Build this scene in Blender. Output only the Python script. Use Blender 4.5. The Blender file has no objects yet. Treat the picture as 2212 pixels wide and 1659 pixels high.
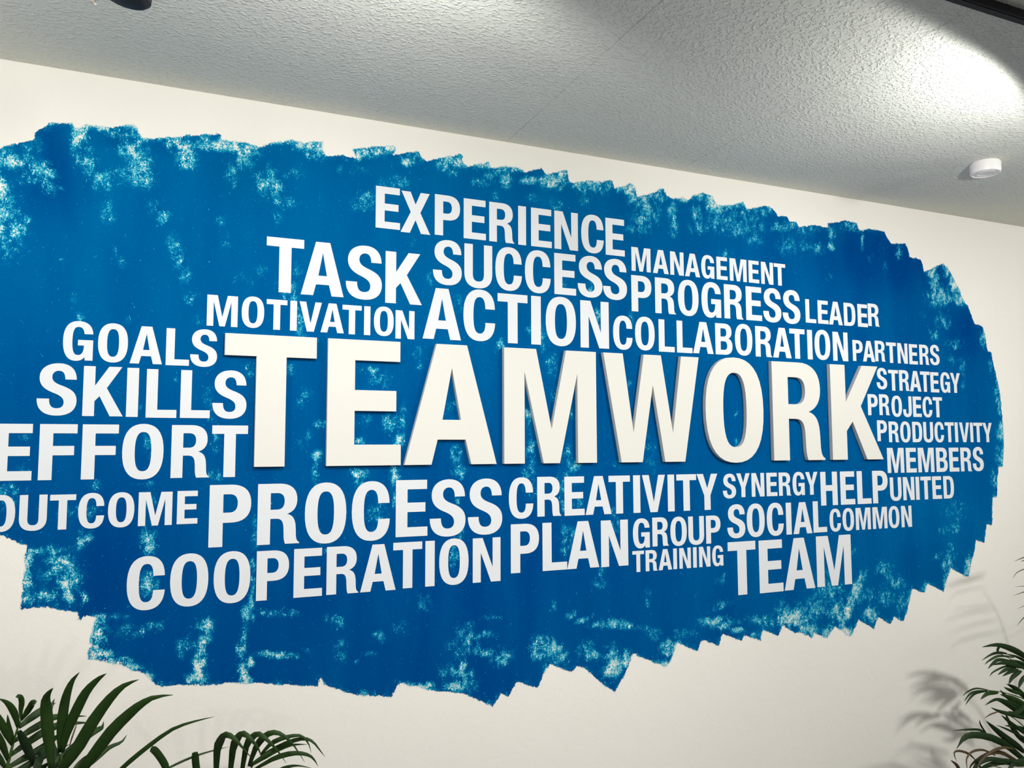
import bpy, bmesh, math, random
import numpy as np
from mathutils import Vector, Matrix
from mathutils.geometry import tessellate_polygon

# ------------------------------------------------------------------ camera
COL = bpy.context.scene.collection
CAM = Vector((0.0, 0.0, 1.64))
YAW, PITCH, ROLL, FPX = 0.40879782, 0.07979169, -0.0028318, 1695.3
_f = Vector((math.sin(YAW)*math.cos(PITCH), math.cos(YAW)*math.cos(PITCH), math.sin(PITCH)))
_r = Vector((math.cos(YAW), -math.sin(YAW), 0.0))
_u = _r.cross(_f)
RGT = _r*math.cos(ROLL) + _u*math.sin(ROLL)
UPV = -_r*math.sin(ROLL) + _u*math.cos(ROLL)
WY = 2.36            # wall plane
CZ = 2.661           # ceiling height


def at(x, y, Y):
    """point seen at photo pixel (x, y) on the plane y = Y"""
    d = _f + RGT*((x-1106.0)/FPX) - UPV*((y-829.5)/FPX)
    return CAM + d*(Y/d.y)


cam_data = bpy.data.cameras.new('camera')
cam = bpy.data.objects.new('camera', cam_data)
COL.objects.link(cam)
cam.matrix_world = Matrix(((RGT.x, UPV.x, -_f.x, CAM.x), (RGT.y, UPV.y, -_f.y, CAM.y),
                           (RGT.z, UPV.z, -_f.z, CAM.z), (0, 0, 0, 1)))
cam_data.sensor_fit = 'HORIZONTAL'
cam_data.sensor_width = 36.0
cam_data.lens = 36.0*FPX/2212.0
cam_data.clip_start = 0.02
bpy.context.scene.camera = cam

# ------------------------------------------------------------------ world, exposure
scn = bpy.context.scene
world = bpy.data.worlds.new('world')
scn.world = world
world.use_nodes = True
world.node_tree.nodes['Background'].inputs[0].default_value = (0.6, 0.75, 1.0, 1)
world.node_tree.nodes['Background'].inputs[1].default_value = 0.02
scn.view_settings.view_transform = 'Standard'
scn.view_settings.look = 'None'
scn.view_settings.gamma = 1.0
scn.view_settings.use_curve_mapping = False
scn.view_settings.exposure = EXPOSURE = 0.15

# lamps: (position, azimuth dir x,y, downward tilt deg, watts, cone deg, blend)
TRACK_Y = 1.156
LAMPS = [
    # x,    z,     dirx, diry, tilt, spill watts, core watts, cone, blend
    (0.42, 2.43, -0.10, 0.99, 34, 21, 8, 160, 0.30),
    (2.13, 2.37, -0.30, 0.95, 28, 21, 9, 168, 0.10),
    (3.97, 2.50, -0.70, 0.71, 24, 27, 3, 160, 0.20),
    (-1.05, 2.44, 0.20, 0.98, 34, 28, 20, 160, 0.25),
]
BACK_Y = -0.55  # unseen rear track, added to fill the lower wall with light
FILL_SPOTS = [  # x, z, target x, target z (on the wall), watts, cone, blend
    (0.75, 2.45, 0.2, 0.80, 130, 80, 1.0),
    (3.35, 2.45, 2.3, 0.72, 205, 84, 1.0),
]
FILL_LAMP = (0.30, -0.35, 1.28, 14)     # x, y, z, watts


# ------------------------------------------------------------------ helpers
def tag(o, label=None, cat=None, group=None, kind=None):
    if label: o['label'] = label
    if cat: o['category'] = cat
    if group: o['group'] = group
    if kind: o['kind'] = kind
    return o


def empty(name, loc, parent=None):
    o = bpy.data.objects.new(name, None)
    o.empty_display_size = 0.05
    COL.objects.link(o)
    if parent: o.parent = parent
    o.location = loc
    return o


def mesh_obj(name, verts, faces, mat, parent=None, smooth=False):
    me = bpy.data.meshes.new(name)
    me.from_pydata([tuple(v) for v in verts], [], faces)
    me.update()
    if smooth:
        me.polygons.foreach_set('use_smooth', [True]*len(me.polygons))
    if mat: me.materials.append(mat)
    o = bpy.data.objects.new(name, me)
    COL.objects.link(o)
    if parent: o.parent = parent
    return o


def box_data(x0, x1, y0, y1, z0, z1):
    v = [(x0, y0, z0), (x1, y0, z0), (x1, y1, z0), (x0, y1, z0), (x0, y0, z1), (x1, y0, z1), (x1, y1, z1), (x0, y1, z1)]
    f = [(0, 3, 2, 1), (4, 5, 6, 7), (0, 1, 5, 4), (1, 2, 6, 5), (2, 3, 7, 6), (3, 0, 4, 7)]
    return v, f


def box(name, x0, x1, y0, y1, z0, z1, mat, parent=None, bevel=0.0):
    o = mesh_obj(name, *box_data(x0, x1, y0, y1, z0, z1), mat, parent)
    if bevel:
        m = o.modifiers.new('bevel', 'BEVEL'); m.width = bevel; m.segments = 2
    return o


def lathe(name, profile, mat, parent=None, seg=40, loc=(0, 0, 0), rot=None):
    v, f = [], []
    n = len(profile)
    for k in range(seg):
        a = 2*math.pi*k/seg
        for r, z in profile:
            v.append((r*math.cos(a), r*math.sin(a), z))
    for k in range(seg):
        k2 = (k+1) % seg
        for i in range(n-1):
            f.append((k*n+i, k2*n+i, k2*n+i+1, k*n+i+1))
    o = mesh_obj(name, v, f, mat, parent, True)
    bm = bmesh.new(); bm.from_mesh(o.data)
    bmesh.ops.remove_doubles(bm, verts=bm.verts, dist=1e-6)
    bmesh.ops.recalc_face_normals(bm, faces=bm.faces)
    for e in bm.edges:
        if len(e.link_faces) == 2 and e.calc_face_angle(0) > 0.6: e.smooth = False
    bm.to_mesh(o.data); bm.free()
    o.location = loc
    if rot is not None: o.rotation_euler = rot
    return o


def tube(name, pts, radii, mat, parent=None, seg=8):
    v, f = [], []
    pts = [Vector(p) for p in pts]
    for i, p in enumerate(pts):
        d = (pts[min(i+1, len(pts)-1)] - pts[max(i-1, 0)]).normalized()
        a = d.cross(Vector((0, 1, 0.01))).normalized(); b = d.cross(a)
        r = radii[i] if isinstance(radii, (list, tuple)) else radii
        for k in range(seg):
            t = 2*math.pi*k/seg
            v.append(p + a*(r*math.cos(t)) + b*(r*math.sin(t)))
    for i in range(len(pts)-1):
        for k in range(seg):
            k2 = (k+1) % seg
            f.append((i*seg+k, i*seg+k2, (i+1)*seg+k2, (i+1)*seg+k))
    f.append(tuple(range(seg))[::-1]); f.append(tuple((len(pts)-1)*seg+k for k in range(seg)))
    return mesh_obj(name, v, f, mat, parent, True)


# ------------------------------------------------------------------ materials
def new_mat(name):
    m = bpy.data.materials.new(name); m.use_nodes = True
    nt = m.node_tree
    return m, nt, nt.nodes['Principled BSDF']


def node(nt, typ, **kw):
    n = nt.nodes.new(typ)
    for k, v in kw.items():
        if k in ('operation', 'data_type', 'blend_type', 'attribute_name', 'feature', 'noise_dimensions', 'interpolation_type', 'clamp', 'distance'):
            setattr(n, k, v)
        else:
            n.inputs[k].default_value = v
    return n


def plain(name, col, rough=0.6, bump=0.0, scale=200.0, var=0.0, metallic=0.0, coat=None):
    m, nt, b = new_mat(name)
    b.inputs['Roughness'].default_value = rough
    b.inputs['Metallic'].default_value = metallic
    tc = nt.nodes.new('ShaderNodeTexCoord')
    n = node(nt, 'ShaderNodeTexNoise', Scale=scale, Detail=4.0)
    nt.links.new(tc.outputs['Object'], n.inputs['Vector'])
    mix = node(nt, 'ShaderNodeMix', data_type='RGBA')
    mix.inputs[6].default_value = (*[c*(1-var) for c in col], 1)
    mix.inputs[7].default_value = (*[min(1, c*(1+var)) for c in col], 1)
    nt.links.new(n.outputs['Fac'], mix.inputs[0])
    nt.links.new(mix.outputs[2], b.inputs['Base Color'])
    if bump:
        bp = node(nt, 'ShaderNodeBump', Strength=1.0, Distance=bump)
        nt.links.new(n.outputs['Fac'], bp.inputs['Height'])
        nt.links.new(bp.outputs['Normal'], b.inputs['Normal'])
    return m


def wall_material():
    m, nt, b = new_mat('painted_plaster')
    tc = nt.nodes.new('ShaderNodeTexCoord')
    big = node(nt, 'ShaderNodeTexNoise', Scale=1.6, Detail=3.0)
    fine = node(nt, 'ShaderNodeTexNoise', Scale=230.0, Detail=5.0)
    mid = node(nt, 'ShaderNodeTexNoise', Scale=14.0, Detail=4.0, Distortion=1.2)
    for n in (big, fine, mid): nt.links.new(tc.outputs['Object'], n.inputs['Vector'])
    mix = node(nt, 'ShaderNodeMix', data_type='RGBA')
    mix.inputs[6].default_value = (*WALL_A, 1)
    mix.inputs[7].default_value = (*WALL_B, 1)
    nt.links.new(big.outputs['Fac'], mix.inputs[0])
    nt.links.new(mix.outputs[2], b.inputs['Base Color'])
    b.inputs['Roughness'].default_value = 0.75
    b.inputs['Specular IOR Level'].default_value = 0.25
    add = node(nt, 'ShaderNodeMath', operation='MULTIPLY_ADD')
    nt.links.new(mid.outputs['Fac'], add.inputs[0]); add.inputs[1].default_value = 2.5
    nt.links.new(fine.outputs['Fac'], add.inputs[2])
    bp = node(nt, 'ShaderNodeBump', Strength=0.5, Distance=0.0007)
    nt.links.new(add.outputs[0], bp.inputs['Height'])
    nt.links.new(bp.outputs['Normal'], b.inputs['Normal'])
    return m


WALL_A = (0.86, 0.835, 0.77)
WALL_B = (0.80, 0.775, 0.71)


def ceiling_material():
    m, nt, b = new_mat('woodchip_paint')
    geo = nt.nodes.new('ShaderNodeNewGeometry')
    mp = node(nt, 'ShaderNodeMapping'); mp.inputs['Scale'].default_value = (0.75, 1.0, 1.0)
    nt.links.new(geo.outputs['Position'], mp.inputs['Vector'])
    n1 = node(nt, 'ShaderNodeTexNoise', Scale=125.0, Detail=2.5, Roughness=0.5, Distortion=0.25)
    n2 = node(nt, 'ShaderNodeTexNoise', Scale=2.5, Detail=3.0)
    n3 = node(nt, 'ShaderNodeTexVoronoi', Scale=85.0)
    for n in (n1, n2, n3): nt.links.new(mp.outputs['Vector'], n.inputs['Vector'])
    r = node(nt, 'ShaderNodeMapRange', interpolation_type='SMOOTHSTEP')
    r.inputs['From Min'].default_value = 0.46; r.inputs['From Max'].default_value = 0.68
    nt.links.new(n1.outputs['Fac'], r.inputs['Value'])
    r3 = node(nt, 'ShaderNodeMapRange')
    r3.inputs['From Min'].default_value = 0.0; r3.inputs['From Max'].default_value = 0.45
    r3.inputs['To Min'].default_value = 0.2; r3.inputs['To Max'].default_value = 0.0
    nt.links.new(n3.outputs['Distance'], r3.inputs['Value'])
    add = node(nt, 'ShaderNodeMath', operation='ADD')
    nt.links.new(r.outputs['Result'], add.inputs[0]); nt.links.new(r3.outputs['Result'], add.inputs[1])
    bp = node(nt, 'ShaderNodeBump', Strength=1.0, Distance=CEIL_BUMP)
    nt.links.new(add.outputs[0], bp.inputs['Height'])
    nt.links.new(bp.outputs['Normal'], b.inputs['Normal'])
    mix = node(nt, 'ShaderNodeMix', data_type='RGBA')
    mix.inputs[6].default_value = (0.70, 0.72, 0.655, 1); mix.inputs[7].default_value = (0.76, 0.77, 0.70, 1)
    nt.links.new(n2.outputs['Fac'], mix.inputs[0])
    nt.links.new(mix.outputs[2], b.inputs['Base Color'])
    b.inputs['Roughness'].default_value = 0.8
    b.inputs['Specular IOR Level'].default_value = 0.2
    return m


CEIL_BUMP = 0.0018


def mural_material():
    """rolled blue wall paint; attribute thin = how little paint the roller left, cover = distance inside the outline"""
    m, nt, b = new_mat('rolled_blue_paint')
    L = nt.links.new
    tc = nt.nodes.new('ShaderNodeTexCoord')
    thin = node(nt, 'ShaderNodeAttribute', attribute_name='thin')
    cover = node(nt, 'ShaderNodeAttribute', attribute_name='cover')
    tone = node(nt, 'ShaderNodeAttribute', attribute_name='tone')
    mp = node(nt, 'ShaderNodeMapping'); mp.inputs['Scale'].default_value = (1.15, 1.0, 0.85)
    mp.inputs['Rotation'].default_value = (0, 0.5, 0)
    L(tc.outputs['Object'], mp.inputs['Vector'])
    n1 = node(nt, 'ShaderNodeTexNoise', Scale=150.0, Detail=3.0, Roughness=0.65, Distortion=1.6)
    n2 = node(nt, 'ShaderNodeTexNoise', Scale=38.0, Detail=3.0, Roughness=0.6)
    n3 = node(nt, 'ShaderNodeTexNoise', Scale=3.0, Detail=4.0)
    L(mp.outputs['Vector'], n1.inputs['Vector']); L(mp.outputs['Vector'], n2.inputs['Vector'])
    mp3 = node(nt, 'ShaderNodeMapping'); mp3.inputs['Scale'].default_value = (2.4, 1.0, 0.6)
    L(tc.outputs['Object'], mp3.inputs['Vector']); L(mp3.outputs['Vector'], n3.inputs['Vector'])

    def math_(op, a, c, d=None):
        n = nt.nodes.new('ShaderNodeMath'); n.operation = op
        for i, s in enumerate((a, c, d)):
            if s is None: continue
            if isinstance(s, (int, float)): n.inputs[i].default_value = s
            else: L(s, n.inputs[i])
        return n.outputs[0]

    def rng(v, a, c, t0=0.0, t1=1.0):
        n = nt.nodes.new('ShaderNodeMapRange'); n.interpolation_type = 'SMOOTHSTEP'
        L(v, n.inputs['Value'])
        n.inputs['From Min'].default_value = a; n.inputs['From Max'].default_value = c
        n.inputs['To Min'].default_value = t0; n.inputs['To Max'].default_value = t1
        return n.outputs[0]
    # thinness broken up by the nap of the roller
    blot = math_('MULTIPLY_ADD', n2.outputs['Fac'], 3.2, -1.58)
    t = math_('ADD', thin.outputs['Fac'], math_('MULTIPLY', blot, math_('MINIMUM', math_('MULTIPLY_ADD', thin.outputs['Fac'], 1.6, 0.12), 0.9)))
    # speck value: fine noise + t
    sp = math_('MULTIPLY_ADD', t, 0.27, n1.outputs['Fac'])
    cyan = rng(sp, 0.68, 0.745)
    white = rng(sp, 0.785, 0.84)
    wash = math_('MULTIPLY', rng(t, 0.05, 1.0), 0.55)
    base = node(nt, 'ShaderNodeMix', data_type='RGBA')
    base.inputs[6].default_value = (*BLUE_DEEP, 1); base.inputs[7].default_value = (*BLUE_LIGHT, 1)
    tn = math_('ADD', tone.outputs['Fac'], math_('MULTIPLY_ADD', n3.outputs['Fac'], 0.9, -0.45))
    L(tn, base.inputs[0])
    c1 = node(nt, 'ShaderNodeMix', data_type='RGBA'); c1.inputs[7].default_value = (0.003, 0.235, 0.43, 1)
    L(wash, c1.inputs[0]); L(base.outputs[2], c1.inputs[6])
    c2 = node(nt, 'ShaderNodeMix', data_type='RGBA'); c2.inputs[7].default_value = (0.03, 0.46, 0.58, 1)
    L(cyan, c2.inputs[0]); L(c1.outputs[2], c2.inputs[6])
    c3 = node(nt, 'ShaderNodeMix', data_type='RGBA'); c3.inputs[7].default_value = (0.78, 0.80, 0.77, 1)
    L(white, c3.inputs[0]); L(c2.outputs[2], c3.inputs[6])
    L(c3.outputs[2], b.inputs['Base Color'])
    b.inputs['Roughness'].default_value = 0.7
    b.inputs['Specular IOR Level'].default_value = 0.0
    bp = node(nt, 'ShaderNodeBump', Strength=0.5, Distance=0.0006)
    L(n1.outputs['Fac'], bp.inputs['Height']); L(bp.outputs['Normal'], b.inputs['Normal'])
    # ragged edge: signed distance (m) + noise; no paint outside
    e1 = math_('MULTIPLY_ADD', n1.outputs['Fac'], 0.016, -0.008)
    e2 = math_('MULTIPLY_ADD', n2.outputs['Fac'], 0.020, -0.010)
    d = math_('ADD', cover.outputs['Fac'], math_('MULTIPLY', math_('ADD', e1, e2), math_('MULTIPLY_ADD', thin.outputs['Fac'], 1.2, 0.6)))
    al = math_('GREATER_THAN', d, 0.0)
    # almost-dry roller: bare wall shows inside the outline too
    dry = math_('LESS_THAN', sp, 0.845)
    al = math_('MULTIPLY', al, dry)
    L(al, b.inputs['Alpha'])
    return m


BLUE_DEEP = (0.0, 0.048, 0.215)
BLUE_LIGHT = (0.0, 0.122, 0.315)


def leaf_material(name, c0, c1):
    m, nt, b = new_mat(name)
    tc = nt.nodes.new('ShaderNodeTexCoord')
    n = node(nt, 'ShaderNodeTexNoise', Scale=25.0, Detail=3.0)
    nt.links.new(tc.outputs['Object'], n.inputs['Vector'])
    mix = node(nt, 'ShaderNodeMix', data_type='RGBA')
    mix.inputs[6].default_value = (*c0, 1); mix.inputs[7].default_value = (*c1, 1)
    nt.links.new(n.outputs['Fac'], mix.inputs[0])
    nt.links.new(mix.outputs[2], b.inputs['Base Color'])
    b.inputs['Roughness'].default_value = 0.55
    b.inputs['Specular IOR Level'].default_value = 0.3
    return m


M = dict(
    wall=wall_material(), ceil=ceiling_material(), mural=mural_material(),
    vinyl=plain('white_vinyl', (0.71, 0.735, 0.755), 0.55, 0.0002, 90, 0.015),
    board=plain('cream_foam_board', (0.725, 0.715, 0.655), 0.6, 0.00015, 300, 0.012),
    edge=plain('cut_board_edge', (0.62, 0.63, 0.62), 0.8, 0.0004, 260, 0.12),
    black=plain('black_powder_coat', (0.004, 0.004, 0.007), 0.65, 0.0, 100, 0.1),
    plastic=plain('white_plastic', (0.80, 0.78, 0.77), 0.45, 0.0, 60, 0.02),
    floor=plain('grey_carpet', (0.14, 0.14, 0.15), 0.95, 0.002, 150, 0.3),
    dimwall=plain('grey_wall_paint', (0.30, 0.30, 0.29), 0.85, 0.0005, 120, 0.04),
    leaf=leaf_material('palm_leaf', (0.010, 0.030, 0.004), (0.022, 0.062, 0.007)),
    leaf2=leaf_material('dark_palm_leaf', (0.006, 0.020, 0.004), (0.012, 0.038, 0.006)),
    dry=leaf_material('dry_leaf', (0.05, 0.03, 0.012), (0.10, 0.07, 0.03)),
    stem=leaf_material('palm_stem', (0.03, 0.07, 0.01), (0.06, 0.12, 0.02)),
    pot=plain('charcoal_planter', (0.05, 0.05, 0.055), 0.6, 0.0005, 80, 0.1),
    soil=plain('soil', (0.035, 0.022, 0.014), 0.95, 0.006, 60, 0.4),
    cord=plain('beige_cord', (0.72, 0.66, 0.50), 0.7, 0.0, 60, 0.05),
)

# ------------------------------------------------------------------ room shell
X0, X1, YB = -2.2, 5.0, -3.0
box('floor', X0-.1, X1+.1, YB-.1, WY+.1, -0.1, 0.0, M['floor'])['kind'] = 'structure'
box('wall_front', X0-.1, X1+.1, WY, WY+.1, 0.0, CZ+.05, M['wall'])['kind'] = 'structure'
box('wall_back', X0-.1, X1+.1, YB-.1, YB, 0.0, CZ+.05, M['dimwall'])['kind'] = 'structure'
box('wall_left', X0-.1, X0, YB, WY, 0.0, CZ+.05, M['dimwall'])['kind'] = 'structure'
box('wall_right', X1, X1+.1, YB, WY, 0.0, CZ+.05, M['wall'])['kind'] = 'structure'
ceil = box('ceiling', X0-.1, X1+.1, YB-.1, WY+.1, CZ+.012, CZ+.1, M['ceil'])
ceil['kind'] = 'structure'
seams = [X0, -1.07, 1.005, 1.697, 3.08, 4.46, X1]
for a, b_ in zip(seams, seams[1:]):
    box('ceiling_panel', a+(.0007 if a != X0 else 0), b_-(.0007 if b_ != X1 else 0), YB, WY, CZ, CZ+.012, M['ceil'], ceil)
bb = box('baseboard_front', X0, X1, WY-.014, WY, 0.0, 0.08, M['plastic'], None, 0.003)
bb['kind'] = 'structure'


# ------------------------------------------------------------------ letter shapes (cap height = 1)
O_IN = 'M .35 .865 C .437 .865 .49 .79 .49 .5 C .49 .21 .437 .135 .35 .135 C .263 .135 .21 .21 .21 .5 C .21 .79 .263 .865 .35 .865 Z'
GLYPH = {
 'A': (.78, 'M 0 0 L .222 0 L .272 .205 L .508 .205 L .558 0 L .78 0 L .52 1 L .26 1 Z', 'M .312 .37 L .468 .37 L .39 .80 Z'),
 'B': (.668, 'M 0 0 L .37 0 C .57 0 .668 .10 .668 .285 C .668 .41 .61 .49 .51 .525 C .60 .565 .64 .63 .64 .735 C .64 .90 .55 1 .36 1 L 0 1 Z',
       'M .205 .155 L .34 .155 C .42 .155 .46 .20 .46 .288 C .46 .375 .42 .43 .34 .43 L .205 .43 Z',
       'M .205 .58 L .33 .58 C .40 .58 .435 .63 .435 .712 C .435 .80 .40 .845 .33 .845 L .205 .845 Z'),
 'C': (.673, 'M .463 .63 C .46 .80 .42 .865 .345 .865 C .25 .865 .21 .77 .21 .5 C .21 .23 .25 .135 .345 .135 C .425 .135 .463 .20 .465 .355 L .673 .355 C .663 .10 .54 -.017 .345 -.017 C .12 -.017 0 .15 0 .5 C 0 .85 .12 1.017 .345 1.017 C .54 1.017 .662 .90 .667 .63 Z'),
 'D': (.671, 'M 0 0 L .33 0 C .58 0 .671 .14 .671 .5 C .671 .86 .58 1 .33 1 L 0 1 Z', 'M .205 .155 L .32 .155 C .43 .155 .465 .24 .465 .5 C .465 .76 .43 .845 .32 .845 L .205 .845 Z'),
 'E': (.585, 'M 0 0 L .585 0 L .585 .165 L .213 .165 L .213 .432 L .545 .432 L .545 .598 L .213 .598 L .213 .835 L .575 .835 L .575 1 L 0 1 Z'),
 'F': (.592, 'M 0 0 L .213 0 L .213 .44 L .55 .44 L .55 .608 L .213 .608 L .213 .835 L .592 .835 L .592 1 L 0 1 Z'),
 'G': (.684, 'M .505 0 L .684 0 L .684 .53 L .337 .53 L .337 .385 L .476 .385 C .476 .22 .43 .135 .345 .135 C .25 .135 .21 .23 .21 .5 C .21 .77 .25 .865 .345 .865 C .43 .865 .47 .80 .48 .685 L .68 .685 C .67 .90 .55 1.017 .345 1.017 C .12 1.017 0 .85 0 .5 C 0 .15 .11 -.017 .29 -.017 C .39 -.017 .455 .02 .495 .09 Z'),
 'H': (.663, 'M 0 0 L .205 0 L .205 .43 L .458 .43 L .458 0 L .663 0 L .663 1 L .458 1 L .458 .60 L .205 .60 L .205 1 L 0 1 Z'),
 'I': (.218, 'M 0 0 L .218 0 L .218 1 L 0 1 Z'),
 'J': (.581, 'M .376 1 L .581 1 L .581 .30 C .581 .09 .48 -.017 .28 -.017 C .09 -.017 0 .08 0 .27 L 0 .36 L .195 .36 L .195 .27 C .195 .18 .22 .14 .285 .14 C .35 .14 .376 .18 .376 .28 Z'),
 'K': (.724, 'M 0 0 L .208 0 L .208 .30 L .295 .40 L .488 0 L .724 0 L .42 .565 L .686 1 L .452 1 L .208 .61 L .208 1 L 0 1 Z'),
 'L': (.578, 'M 0 0 L .578 0 L .578 .165 L .213 .165 L .213 1 L 0 1 Z'),
 'M': (.928, 'M 0 0 L .198 0 L .198 .79 L .382 0 L .546 0 L .73 .79 L .73 0 L .928 0 L .928 1 L .615 1 L .464 .30 L .313 1 L 0 1 Z'),
 'N': (.685, 'M 0 0 L .196 0 L .196 .67 L .447 0 L .685 0 L .685 1 L .489 1 L .489 .33 L .242 1 L 0 1 Z'),
 'O': (.70, 'M .35 1.017 C .58 1.017 .70 .85 .70 .5 C .70 .15 .58 -.017 .35 -.017 C .12 -.017 0 .15 0 .5 C 0 .85 .12 1.017 .35 1.017 Z', O_IN),
 'P': (.645, 'M 0 0 L .212 0 L .212 .385 L .33 .385 C .54 .385 .645 .49 .645 .69 C .645 .89 .54 1 .33 1 L 0 1 Z', 'M .212 .548 L .31 .548 C .39 .548 .435 .60 .435 .697 C .435 .795 .39 .845 .31 .845 L .212 .845 Z'),
 'R': (.68, 'M 0 0 L .206 0 L .206 .42 L .30 .42 C .385 .42 .415 .37 .42 .26 C .427 .13 .42 .07 .45 0 L .68 0 L .68 .018 C .63 .04 .625 .09 .622 .19 C .618 .37 .60 .46 .475 .495 C .585 .53 .638 .61 .638 .73 C .638 .90 .54 1 .35 1 L 0 1 Z', 'M .206 .57 L .31 .57 C .39 .57 .432 .615 .432 .71 C .432 .80 .39 .845 .31 .845 L .206 .845 Z'),
 'S': (.685, 'M .675 .70 C .672 .90 .56 1.017 .365 1.017 C .17 1.017 .035 .91 .035 .735 C .035 .58 .12 .50 .26 .44 C .38 .39 .463 .345 .463 .245 C .463 .17 .42 .128 .34 .128 C .25 .128 .211 .19 .211 .315 L 0 .315 C 0 .09 .13 -.017 .345 -.017 C .56 -.017 .685 .09 .685 .275 C .685 .43 .60 .505 .45 .565 C .33 .61 .25 .65 .25 .745 C .25 .82 .295 .868 .365 .868 C .435 .868 .472 .82 .477 .70 Z'),
 'T': (.658, 'M .2215 0 L .4365 0 L .4365 .835 L .658 .835 L .658 1 L 0 1 L 0 .835 L .2215 .835 Z'),
 'U': (.684, 'M 0 1 L .205 1 L .205 .32 C .205 .19 .25 .14 .342 .14 C .434 .14 .479 .19 .479 .32 L .479 1 L .684 1 L .684 .33 C .684 .10 .56 -.017 .342 -.017 C .124 -.017 0 .10 0 .33 Z'),
 'V': (.733, 'M 0 1 L .215 1 L .3665 .27 L .518 1 L .733 1 L .48 0 L .253 0 Z'),
 'W': (1.05, 'M 0 1 L .205 1 L .31 .275 L .43 1 L .62 1 L .74 .275 L .845 1 L 1.05 1 L .872 0 L .648 0 L .525 .715 L .402 0 L .178 0 Z'),
 'X': (.732, 'M 0 0 L .228 0 L .366 .32 L .504 0 L .732 0 L .485 .51 L .715 1 L .49 1 L .366 .70 L .242 1 L .017 1 L .247 .51 Z'),
 'Y': (.71, 'M .25 0 L .46 0 L .46 .40 L .71 1 L .49 1 L .355 .60 L .22 1 L 0 1 L .25 .40 Z'),
}


def flatten(path, seg=9):
    t = path.split(); i = 0; pts = []; cur = None
    while i < len(t):
        c = t[i]; i += 1
        if c in 'ML':
            cur = (float(t[i]), float(t[i+1])); i += 2; pts.append(cur)
        elif c == 'C':
            a, b, d = [(float(t[i+2*k]), float(t[i+2*k+1])) for k in range(3)]; i += 6
            for k in range(1, seg+1):
                s = k/seg; q = 1-s
                pts.append(tuple(q*q*q*cur[j]+3*q*q*s*a[j]+3*q*s*s*b[j]+s*s*s*d[j] for j in (0, 1)))
            cur = d
    out = [p for k, p in enumerate(pts) if math.dist(p, pts[k-1]) > 1e-6]
    return out


def area(loop):
    return sum(a[0]*b[1]-b[0]*a[1] for a, b in zip(loop, loop[1:]+loop[:1]))/2


def slab(ch, width=None, sx=1.0):
    """solid letter: x centred, z 0..1 (times scale later), y 0 = back .. -1 = front"""
    g = GLYPH[ch]; w = g[0]
    k = (width/w if width else 1.0)
    loops = []
    for j, p in enumerate(g[1:]):
        lp = [((x-w/2)*k, z) for x, z in flatten(p)]
        if (area(lp) > 0) != (j == 0): lp.reverse()
        loops.append(lp)
    tri = tessellate_polygon([[Vector((x, z, 0)) for x, z in lp] for lp in loops])
    flat = [p for lp in loops for p in lp]; n = len(flat)
    v = [(x, -1.0, z) for x, z in flat] + [(x, 0.0, z) for x, z in flat]
    f = []
    for a, b, c in tri:
        pa, pb, pc = flat[a], flat[b], flat[c]
        s = (pb[0]-pa[0])*(pc[1]-pa[1])-(pb[1]-pa[1])*(pc[0]-pa[0])
        if s < 0: b, c = c, b
        f.append((a, b, c)); f.append((a+n, c+n, b+n))
    k0 = 0; sides = []
    for lp in loops:
        m = len(lp)
        for i in range(m):
            a, b = k0+i, k0+(i+1) % m
            sides.append((a, a+n, b+n, b))
        k0 += m
    return v, f, sides


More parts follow.
